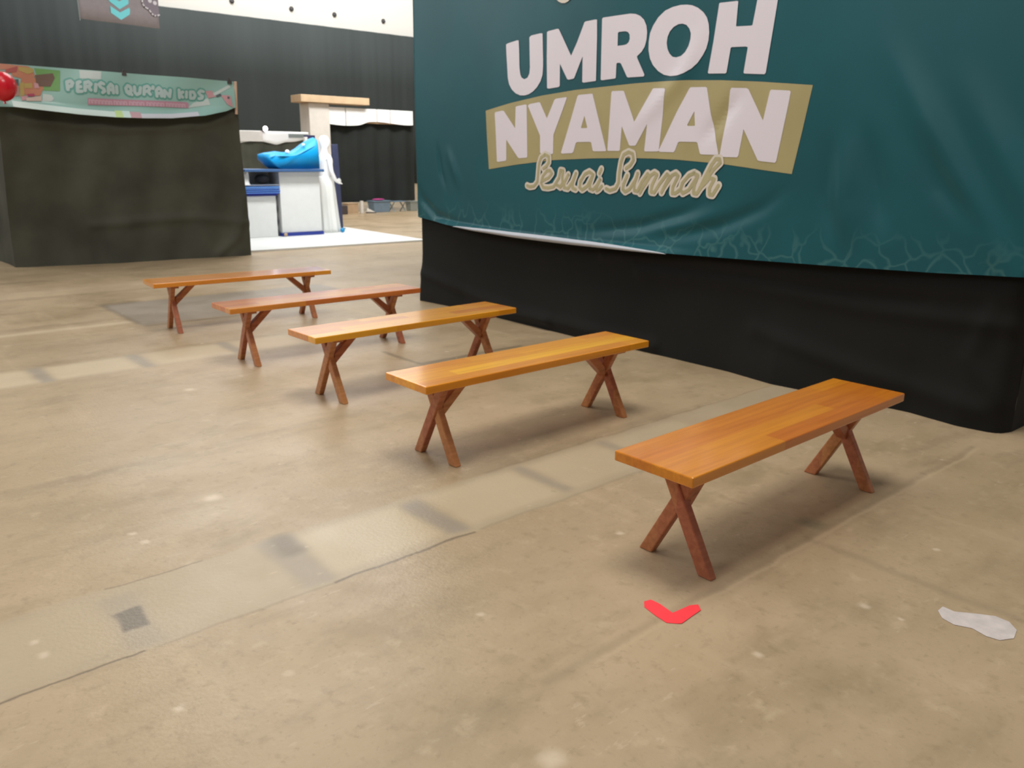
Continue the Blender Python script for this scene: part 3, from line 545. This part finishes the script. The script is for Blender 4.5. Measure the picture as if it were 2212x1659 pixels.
for j in range(15):
    a = -math.pi / 2 + math.pi * min(max(j / 14, .015), .985); k = 1 - .10 * (1 - math.sin(a)) / 2
    rs.append([(c[0] + .165 * math.cos(a) * k * math.cos(q * math.pi / 12), c[1] + .165 * math.cos(a) * k * math.sin(q * math.pi / 12), c[2] + .172 * math.sin(a)) for q in range(24)])
mb.rings(rs).build('balloon_skin', MAT['balloon'], ba, smooth=True)
MB().tube((c[0], c[1], c[2] - .17), (c[0], c[1], c[2] - .20), .008, 8, .016).build('knot', MAT['balloon'], ba)
MB().tube((c[0], c[1], c[2] - .19), (c[0] + .06, 12.34, c[2] - .17), .004, 6).build('string', MAT['white'], ba)

# ------------------------------------------------------------------ hanging sign at top left
hs = thing('hanging_sign', (7.6, 26, 5.1), 'grey hanging sign with cyan arrows and a game pad print, before the drape', 'hanging sign')
MB().grid(lambda u, t: (6.545 + 2.125 * u, 26 + .015 * math.sin(9 * u), 5.145 - .045 * u + (2.6) * t), 20, 6).build('sign_cloth', MAT['signgrey'], hs, smooth=True, solid=.012)
on_hs = lambda lift: (lambda x, z: (x, 26 - .03 - lift, z))
bm_part(flat_print([(p, []) for p in CHEV], .3), on_hs(0), 'arrow_print', MAT['chev'], hs, 'cyan downward arrow chevrons')
gp = bm_part(flat_print([(PAD, [])], .3), on_hs(0), 'game_pad_print', MAT['lilac'], hs)
bm_part(flat_print(stroke_shapes([PAD[:-1]], .018), .3), on_hs(.005), 'pad_outline', MAT['linewhite'], gp)
bm_part(flat_print([([(p[0] + .055 * math.cos(i * math.pi / 8), p[1] + .055 * math.sin(i * math.pi / 8)) for i in range(16)], []) for p in PADDOT], .3), on_hs(.005), 'pad_button', MAT['linewhite'], gp)
MB().tube((6.55, 26, 5.1), (6.55, 26, 7.75), .012, 6).build('edge_wire', MAT['metal'], hs)
for x in (6.6, 8.62): MB().tube((x, 26, 7.7), (x, 26, 13), .01, 6).build('hanging_wire', MAT['metal'], hs)

# ------------------------------------------------------------------ white platform and its counters
pl = MB().hexa([(5.2, 12.78, 0), (8.72, 12.66, 0), (9.0, 17.2, 0), (5.2, 17.4, 0), (5.2, 12.78, .03), (8.72, 12.66, .03), (9.0, 17.2, .03), (5.2, 17.4, .03)]).build('floor_platform', MAT['white'])
tag(pl, 'low white floor platform under the counters and the white figure', 'platform')
Z = .03
co = thing('tall_counter', (7.28, 15.0, Z), 'tall white counter with blue top and open shelf, beside the white figure', 'counter')
MB().box(6.86, 7.70, 14.80, 15.30, Z + .06, 1.235).build('body_panel', MAT['white'], co, bevel=.01)
MB().box(6.84, 7.72, 14.77, 15.32, Z, Z + .06).build('kick_strip', MAT['deepblue'], co, label='blue base strip')
MB().box(6.14, 7.74, 14.66, 15.36, 1.236, 1.285).build('counter_top', MAT['blue'], co, bevel=.008, label='blue counter top')
MB().box(6.24, 6.28, 14.82, 15.30, .99, 1.235).box(6.24, 6.86, 15.26, 15.30, .99, 1.235).box(6.28, 6.86, 14.82, 15.26, .985, 1.005).build('open_shelf', MAT['white'], co)
ob = MB().ball((6.64, 15.05, 1.07), .14, .12, .09).build('cloth_bag', MAT['grey'], smooth=True); tag(ob, 'dark grey bundle inside the open shelf of the tall counter', 'bag')
ob.location.z = .03
lc = thing('low_counter', (6.47, 15.0, Z), 'low white counter under the stacked blue trays, left of the tall counter', 'counter')
MB().box(6.17, 6.77, 14.80, 15.22, Z, .80).build('body_panel', MAT['white'], lc, bevel=.01)
MB().box(6.15, 6.79, 14.78, 15.24, .80, .835).build('counter_top', MAT['deepblue'], lc)
places = ['bottom tray', 'second tray from the bottom', 'third tray from the bottom', 'top tray']
for i in range(4):
    z = .838 + i * .0355; dx = .012 * math.sin(i * 2.1)
    t = thing('plastic_tray', (6.48 + dx, 14.95, z), 'flat blue plastic tray on the low counter, ' + places[i] + ' of the stack', 'tray', 'blue trays stacked on the low counter')
    MB().box(6.15 + dx, 6.82 + dx, 14.72, 15.2, z, z + .012).build('tray_base', MAT['deepblue'] if i < 3 else MAT['tray'], t)
    MB().box(6.15 + dx, 6.82 + dx, 14.72, 14.735, z + .012, z + .027).box(6.15 + dx, 6.82 + dx, 15.185, 15.2, z + .012, z + .027).box(6.15 + dx, 6.165 + dx, 14.735, 15.185, z + .012, z + .027).box(6.805 + dx, 6.82 + dx, 14.735, 15.185, z + .012, z + .027).build('tray_rim', MAT['tray'], t)
wb2 = MB().hexa([(6.16, 14.75, .996), (6.27, 14.75, .996), (6.27, 14.80, .996), (6.16, 14.80, .996), (6.14, 14.77, 1.10), (6.23, 14.77, 1.11), (6.23, 14.82, 1.11), (6.14, 14.82, 1.10)]).build('paper_pack', MAT['bright'], bevel=.006)
tag(wb2, 'small white paper pack on the left end of the blue trays', 'paper pack')
gc = MB().grid(lambda u, t: (6.794 + .04 * u, 14.90 + .03 * math.sin(20 * t + 4 * u), Z + .005 + .78 * t), 6, 24).build('hanging_cloth', MAT['grey'], smooth=True, solid=.004)
tag(gc, 'dark grey cloth hanging between the low counter and tall counter', 'cloth')
# cyan sheet heaped on the counter: outline in x,z swept back in depth with rounded shoulders
prof = [(6.84, 1.30), (6.74, 1.36), (6.60, 1.48), (6.60, 1.55), (6.72, 1.59), (6.90, 1.61), (7.10, 1.60), (7.24, 1.60), (7.42, 1.71), (7.56, 1.81), (7.68, 1.87), (7.72, 1.88), (7.73, 1.60), (7.73, 1.30)]
rs = []
for k in range(11):
    a = math.pi * k / 10; s = .78 + .22 * math.sin(a); y = 15.03 - .26 * math.cos(a)
    rs.append([(7.2 + (p[0] - 7.2) * (s if p[0] < 7.2 else .96 + .04 * math.sin(a)), y + .03 * math.sin(9 * p[0] + k), 1.29 + (p[1] - 1.30) * s + .012 * math.sin(7 * p[0] + 2 * k) * (p[1] > 1.31)) for p in prof])
cs = MB().rings(rs).build('plastic_sheet', MAT['cyan'], smooth=True)
tag(cs, 'bright cyan plastic sheet heaped on the tall blue counter top', 'sheet')
for i, (x, z) in enumerate(((7.08, 1.605), (7.42, 1.735))):
    o = MB().ball((x, 14.84, z), .045 - .015 * i, .03, .035 - .01 * i, 10, 6).build('crumpled_paper', MAT['bright'], smooth=True)
    tag(o, ('larger white paper scrap in the dip of the cyan sheet', 'tiny white paper scrap on the slope of the cyan sheet')[i], 'paper scrap')
po = thing('display_post', (7.82, 15.55, Z), 'slim pale post rising behind the right end of the tall counter', 'post')
MB().box(7.80, 7.86, 15.52, 15.58, Z, 1.90).build('shaft', MAT['cream'], po)
MB().box(7.76, 7.90, 15.48, 15.62, Z, Z + .02).build('foot_plate', MAT['metal'], po)
ps = thing('poster_stand', (8.0, 15.75, Z), 'narrow navy poster on a stand just behind the white figure head', 'poster stand')
MB().box(7.90, 8.14, 15.74, 15.76, 1.58, 1.94).build('poster_board', MAT['poster'], ps)
MB().tube((8.02, 15.77, Z), (8.02, 15.77, 1.9), .012, 8).box(7.88, 8.16, 15.66, 15.88, Z, Z + .012).build('stand_pole', MAT['metal'], ps)

# white display figure
mq = thing('mannequin', (8.05, 15.2, Z), 'life size white mannequin in a long pale robe beside the tall counter', 'mannequin')
def skin_body(name, pts, edges, mat, parent, root=0):
    me = bpy.data.meshes.new(name); off = rootloc(parent)
    me.from_pydata([tuple(Vector(p[0]) - off) for p in pts], edges, [])
    o = bpy.data.objects.new(name, me); COL.objects.link(o); o.parent = parent
    o.modifiers.new('skin', 'SKIN')
    for v, p in zip(me.skin_vertices[0].data, pts):
        v.radius = p[1] if isinstance(p[1], tuple) else (p[1], p[1])
    me.skin_vertices[0].data[root].use_root = True
    o.modifiers['skin'].use_smooth_shade = True
    q = o.modifiers.new('sub', 'SUBSURF'); q.levels = q.render_levels = 2
    me.materials.append(mat); return o
ox, oy = 8.04, 15.2
B = [((ox, oy, 1.02), (.15, .13)), ((ox, oy, 1.16), (.125, .105)), ((ox, oy, 1.34), (.165, .14)), ((ox, oy, 1.50), (.165, .13)), ((ox, oy, 1.585), (.075, .07)),
     ((ox + .005, oy, 1.66), (.066, .066)), ((ox + .02, oy, 1.745), (.108, .098)), ((ox + .012, oy, 1.845), (.132, .115)), ((ox, oy, 1.935), (.08, .07)),
     ((ox + .10, oy - .01, 1.77), (.022, .018)), ((ox + .095, oy, 1.70), (.04, .035)),
     ((ox + .02, oy - .17, 1.50), .058), ((ox + .02, oy - .22, 1.24), .046), ((ox + .12, oy - .20, 1.06), .036), ((ox + .165, oy - .19, 1.02), .03),
     ((ox, oy + .17, 1.50), .058), ((ox - .03, oy + .22, 1.24), .046), ((ox + .10, oy + .20, 1.07), .034), ((ox + .16, oy + .19, 1.06), .03)]
E = [(0, 1), (1, 2), (2, 3), (3, 4), (4, 5), (5, 6), (6, 7), (7, 8), (6, 9), (6, 10), (3, 11), (11, 12), (12, 13), (13, 14), (3, 15), (15, 16), (16, 17), (17, 18)]
fi = []
for base, bx, by, bz, sg in ((14, ox + .165, oy - .19, 1.02, -1), (18, ox + .16, oy + .19, 1.06, 1)):
    for k, (dy, ln) in enumerate(((-.024, .062), (-.008, .072), (.008, .068), (.024, .052))):
        n = len(B); B += [((bx + .035, by + dy, bz - .004), .0085), ((bx + .035 + ln * .6, by + dy, bz - .012), .008), ((bx + .035 + ln, by + dy * .9, bz - .035), .007)]
        E += [(base, n), (n, n + 1), (n + 1, n + 2)]
    n = len(B); B += [((bx + .01, by - sg * .035, bz + .012), .009), ((bx + .045, by - sg * .045, bz + .008), .008)]; E += [(base, n), (n, n + 1)]
body = skin_body('mannequin_body', B, E, MAT['manq'], mq)
rs = []
for z, rx, ry, dx, fa in ((Z + .004, .205, .215, .05, .10), (.10, .20, .21, .047, .10), (.35, .19, .195, .035, .08), (.65, .18, .18, .02, .06), (.90, .172, .172, .012, .03), (1.04, .168, .16, 0, .015), (1.12, .135, .125, 0, 0), (1.15, .12, .108, 0, 0)):
    rs.append([(ox + dx + rx * (1 + fa * math.sin(9 * a)) * math.cos(a), oy + ry * (1 + fa * math.sin(9 * a + 1)) * math.sin(a), z) for a in [2 * math.pi * i / 72 for i in range(72)]])
MB().rings(rs).build('long_robe', MAT['robe'], mq, smooth=True, label='pale long robe')
nv = thing('roll_up_post', (8.53, 15.6, Z), 'tall narrow navy post standing right of the white mannequin', 'post')
MB().hexa([(8.50, 15.58, Z + .03), (8.61, 15.58, Z + .03), (8.61, 15.68, Z + .03), (8.50, 15.68, Z + .03), (8.45, 15.58, 1.77), (8.57, 15.58, 1.77), (8.57, 15.68, 1.77), (8.45, 15.68, 1.77)]).build('post_panel', MAT['navy'], nv, bevel=.01)
MB().box(8.46, 8.64, 15.55, 15.72, Z, Z + .03).build('post_base', MAT['metal'], nv)
MB().ball((8.55, 15.57, 1.03), .05, .012, .06, 12, 8).build('sticker', MAT['white'], nv, label='pale round sticker')
bl = MB().ball((8.225, 14.93, Z + .046), .046).build('plastic_ball', MAT['cyan'], smooth=True); tag(bl, 'small cyan ball on the platform at the mannequin foot', 'ball')
rp = MB().box(7.745, 7.80, 15.0, 15.01, .86, .99).box(7.72, 7.80, 15.01, 15.02, .93, 1.12).build('paper_card', [M('coral_card', srgb(236, 150, 132), .6)])
tag(rp, 'coral paper card fixed to the right side of the tall counter', 'paper card')
tb = MB().ball((6.885, 14.72, Z + .035), .035).build('toy_ball', MAT['tan'], smooth=True); tag(tb, 'small tan ball at the left foot of the tall counter', 'ball')

# fascia, lamp and black cloth behind the counters
fa = thing('booth_fascia', (8.2, 18, 0), 'low white booth fascia board behind the cyan sheet', 'booth fascia')
def wav(x): return 1.80 + .05 * math.sin(x * 4.2) + .09 * sstep(8.3, 8.6, x)
MB().grid(lambda u, t: (7.2 + 1.95 * u, 18 + .02 * math.sin(14 * u), wav(7.2 + 1.95 * u) + (2.07 - wav(7.2 + 1.95 * u)) * t), 60, 4).build('fascia_cloth', [MAT['bright']], fa, smooth=True, solid=.01)
MB().box(7.2, 8.0, 17.95, 17.97, 1.84, 2.06).build('side_board', MAT['cream'], fa)
MB().box(8.62, 9.1, 17.93, 17.95, 1.94, 2.02).build('grey_plate', MAT['metal'], fa)
MB().grid(lambda u, t: (7.2 + 1.95 * u, 18.08 + .03 * math.sin(30 * u), 1.98 * t), 60, 4).build('back_cloth', MAT['mesh'], fa, smooth=True, label='black back cloth')
MB().tube((7.24, 18.15, 0), (7.24, 18.15, 2.05), .025, 8).build('post', MAT['metal'], fa); MB().tube((9.1, 18.15, 0), (9.1, 18.15, 2.05), .025, 8).build('post', MAT['metal'], fa)
la = thing('spot_lamp', (8.03, 17.98, 2.07), 'small glowing spot lamp on top of the white fascia', 'lamp')
MB().tube((8.03, 17.9, 2.08), (8.03, 17.9, 2.12), .012, 8).box(7.98, 8.08, 17.87, 17.99, 2.073, 2.085).build('lamp_stem', MAT['dark'], la)
MB().tube((8.03, 17.94, 2.13), (8.03, 17.86, 2.115), .03, 12, .05).build('lamp_housing', MAT['dark'], la)
MB().ball((8.03, 17.85, 2.115), .055, .03, .055, 12, 8).build('bulb', MAT['glow'], la, smooth=True)

# ------------------------------------------------------------------ far booth
fb = thing('far_booth', (12.3, 20.9, 0), 'far booth with white fascia, tan header and black back cloth', 'booth')
MB().box(10.60, 11.20, 20.75, 21.3, 0, 2.92).build('pillar', MAT['cream'], fb, bevel=.01, label='cream pillar')
MB().box(10.31, 12.38, 20.6, 21.2, 2.925, 3.11).build('header_box', MAT['tan'], fb, bevel=.01, label='tan header box')
def fz(x): return 2.40 + .07 * sstep(12.1, 12.5, x) - .03 * math.sin((x - 11.2) * 3.1)
xs = [11.2, 11.72, 12.72, 13.16, 13.95]
for a, b in zip(xs, xs[1:]):
    MB().grid(lambda u, t: (a + .012 + (b - a - .024) * u, 20.8, fz(a + (b - a) * u) + (2.84 - fz(a + (b - a) * u)) * t), 16, 2).build('fascia_panel', MAT['bright'], fb, solid=.02)
MB().box(11.2, 13.95, 20.83, 20.86, 2.45, 2.82).build('fascia_backing', MAT['card'], fb)
MB().grid(lambda u, t: (11.1 + 2.95 * u, 20.95 + .03 * math.sin(34 * u) + .02 * math.sin(11 * u), .28 + 2.3 * t), 120, 4).build('back_cloth', MAT['farcloth'], fb, smooth=True, label='black back cloth')
for x in (11.28, 13.98): MB().tube((x, 21.0, 0), (x, 21.0, 2.6), .03, 8).build('post', MAT['metal'], fb)
g = 'storage bins along the foot of the far booth'
def crate(x0, x1, y0, y1, h, mat, label, gr=g):
    t = thing('plastic_crate', ((x0 + x1) / 2, (y0 + y1) / 2, 0), label, 'crate', gr)
    MB().hexa([(x0 + .03, y0 + .03, 0), (x1 - .03, y0 + .03, 0), (x1 - .03, y1 - .03, 0), (x0 + .03, y1 - .03, 0), (x0, y0, h), (x1, y0, h), (x1, y1, h), (x0, y1, h)]).build('tub', mat, t, bevel=.01)
    MB().box(x0 - .015, x1 + .015, y0 - .015, y1 + .015, h, h + .025).build('crate_rim', mat, t)
crate(12.30, 12.88, 20.45, 20.80, .30, MAT['crate'], 'grey blue storage crate with magenta cloth on it, below the far black cloth')
mc = MB().ball((12.55, 20.6, .356), .2, .12, .03, 14, 6).build('folded_cloth', MAT['magenta'], smooth=True); tag(mc, 'magenta cloth lying on the grey blue crate', 'cloth')
crate(13.56, 13.85, 20.45, 20.75, .26, MAT['metal'], 'pale grey storage crate at the right end of the far booth')
st = thing('folding_stool', (13.2, 20.55, 0), 'pale metal folding stool between the crates of the far booth', 'stool')
for x in (12.98, 13.36):
    MB().tube((x, 20.42, 0), (x, 20.72, .28), .016, 6).build('leg', MAT['metal'], st); MB().tube((x, 20.72, 0), (x, 20.42, .28), .016, 6).build('leg', MAT['metal'], st)
MB().box(12.95, 13.39, 20.40, 20.74, .28, .30).build('seat', MAT['crate'], st)
cb_ = thing('cardboard_box', (11.6, 20.6, 0), 'tan cardboard box at the foot of the far black cloth', 'box')
MB().box(11.45, 11.78, 20.42, 20.74, 0, .27).build('carton', MAT['card'], cb_); MB().box(11.44, 11.60, 20.41, 20.75, .272, .28).box(11.63, 11.79, 20.41, 20.75, .272, .28).build('flap', MAT['tan'], cb_)
pk = MB().box(11.83, 11.91, 20.35, 20.42, 0, .34).build('wood_block', MAT['cream'], bevel=.005); tag(pk, 'short upright pale wood block right of the cardboard box', 'wood block')
sh = thing('shoe', (12.08, 20.3, 0), 'cream shoe on the floor before the far booth', 'shoe')
MB().hexa([(11.96, 20.24, 0), (12.26, 20.24, 0), (12.26, 20.34, 0), (11.96, 20.34, 0), (11.96, 20.25, .03), (12.25, 20.25, .02), (12.25, 20.33, .02), (11.96, 20.33, .03)]).build('sole', MAT['dark'], sh)
MB().hexa([(11.97, 20.25, .03), (12.25, 20.25, .02), (12.25, 20.33, .02), (11.97, 20.33, .03), (11.99, 20.26, .15), (12.13, 20.26, .08), (12.13, 20.32, .08), (11.99, 20.32, .15)]).build('upper', MAT['cream'], sh, bevel=.02)
dk = thing('tool_case', (11.08, 20.35, 0), 'dark case with shiny handle on the floor behind the navy post', 'case')
MB().box(10.93, 11.32, 20.2, 20.45, 0, .24).build('case_body', MAT['dark'], dk, bevel=.02)
MB().tube((11.02, 20.32, .24), (11.02, 20.32, .30), .012, 6).tube((11.22, 20.32, .24), (11.22, 20.32, .30), .012, 6).tube((11.02, 20.32, .30), (11.22, 20.32, .30), .012, 6).build('handle', MAT['metal'], dk, label='shiny handle')

# ------------------------------------------------------------------ benches
BL, BW, BT, BH, INS = 1.619, .355, .040, .45, .183
def bench_proto(lap=1):
    t = thing('wooden_bench', (0, 0, 0), 'x', 'bench', 'wooden benches with crossed legs')
    l, w = BL / 2, BW / 2
    s = MB().box(-l, l, -w, w, BH - BT, BH).build('seat', MAT['seat'], t, bevel=.005)
    zt = BH - BT
    for sx in (-1, 1):
        cx = sx * (l - INS)
        for k in (-1, 1):
            # each leg runs from one foot, across the centre, to the other side under the seat
            yb, yt = k * .1456, -k * .076; hw = .031; th = .019; x0 = cx + k * .005 * lap
            p = [(x0 - th, yb - hw, 0), (x0 + th, yb - hw, 0), (x0 + th, yb + hw, 0), (x0 - th, yb + hw, 0), (x0 - th, yt - hw, zt), (x0 + th, yt - hw, zt), (x0 + th, yt + hw, zt), (x0 - th, yt + hw, zt)]
            MB().hexa(p).build('leg', MAT['leg'], t, bevel=.006)
        # brace from the crossing inwards and up to the seat
        xa, xb = cx - sx * .025, cx - sx * .225; za, zb = zt - .185, zt; hw = .026; d = .05
        q = [(xa, -hw, za - .0), (xa - sx * 0, hw, za - .0), (xb, hw, zb - .001), (xb, -hw, zb - .001), (xa, -hw, za + .065), (xa, hw, za + .065), (xb + sx * .06, hw, zb - .0005), (xb + sx * .06, -hw, zb - .0005)]
        mb = MB().add(q, [(0, 1, 2, 3), (4, 7, 6, 5), (0, 4, 5, 1), (3, 2, 6, 7), (0, 3, 7, 4), (1, 5, 6, 2)])
        br = mb.build('brace', MAT['leg'], t, bevel=.003)
        bm = bmesh.new(); bm.from_mesh(br.data); bmesh.ops.recalc_face_normals(bm, faces=bm.faces); bm.to_mesh(br.data); bm.free()
        MB().box(cx - .035, cx + .035, -w + .05, w - .05, zt - .022, zt).build('cleat', MAT['leg'], t, bevel=.003)
    return t
BENCH = [((2.918, 7.232), -.0567, (232, 140, 50), 'orange brown wooden bench farthest away, nearest the black mesh booth'),
         ((2.951, 5.733), -.0069, (222, 128, 56), 'reddish wooden bench second farthest, its right end crossing the skirt corner'),
         ((2.969, 4.517), .0216, (236, 152, 28), 'glossy wooden bench in the middle of the row of five'),
         ((2.872, 3.203), .0049, (250, 166, 20), 'yellow orange wooden bench second nearest, beyond the pale floor lids'),
         ((2.927, 1.706), .0094, (222, 134, 22), 'brown orange streaked wooden bench nearest, by the red floor mark')]
proto = bench_proto(-1); nearest = bench_proto(1)
for i, ((x, y), a, colr, lab) in enumerate(BENCH):
    o = proto if i == 0 else nearest if i == 4 else copy_tree(proto)
    o.location = (x, y, 0); o.rotation_euler = (0, 0, a); o['label'] = lab
    for ch in o.children: ch.color = srgb(*colr)

# ------------------------------------------------------------------ marks on the floor
RT1 = [(1.957, 1.567), (1.984, 1.591), (2.012, 1.584), (2.014, 1.546), (2.002, 1.48), (1.979, 1.421), (1.965, 1.425), (1.938, 1.455), (1.944, 1.509)]
RT2 = [(2.002, 1.48), (2.085, 1.472), (2.112, 1.457), (2.09, 1.429), (2.028, 1.424), (1.972, 1.419), (1.962, 1.431)]
GT = [(2.716, 0.903), (2.757, 0.904), (2.754, 0.864), (2.798, 0.809), (2.831, 0.762), (2.829, 0.719), (2.793, 0.684), (2.733, 0.673), (2.686, 0.698), (2.677, 0.736), (2.691, 0.784), (2.667, 0.832), (2.679, 0.874)]
rt = thing('tape_mark', (2.02, 1.5, 0), 'red tape corner mark on the floor before the nearest bench', 'tape mark')
MB().add([(x, y, .0015) for x, y in RT1], [tuple(range(len(RT1)))]).build('tape_strip', MAT['red'], rt, solid=.001)
MB().add([(x, y, .0022) for x, y in RT2], [tuple(range(len(RT2)))]).build('tape_strip', MAT['red'], rt, solid=.001)
gt = MB().add([(x, y, .0015) for x, y in GT], [tuple(range(len(GT)))]).build('tape_patch', MAT['greytape'], solid=.001)
tag(gt, 'worn grey tape patch on the floor at the right edge', 'tape patch')
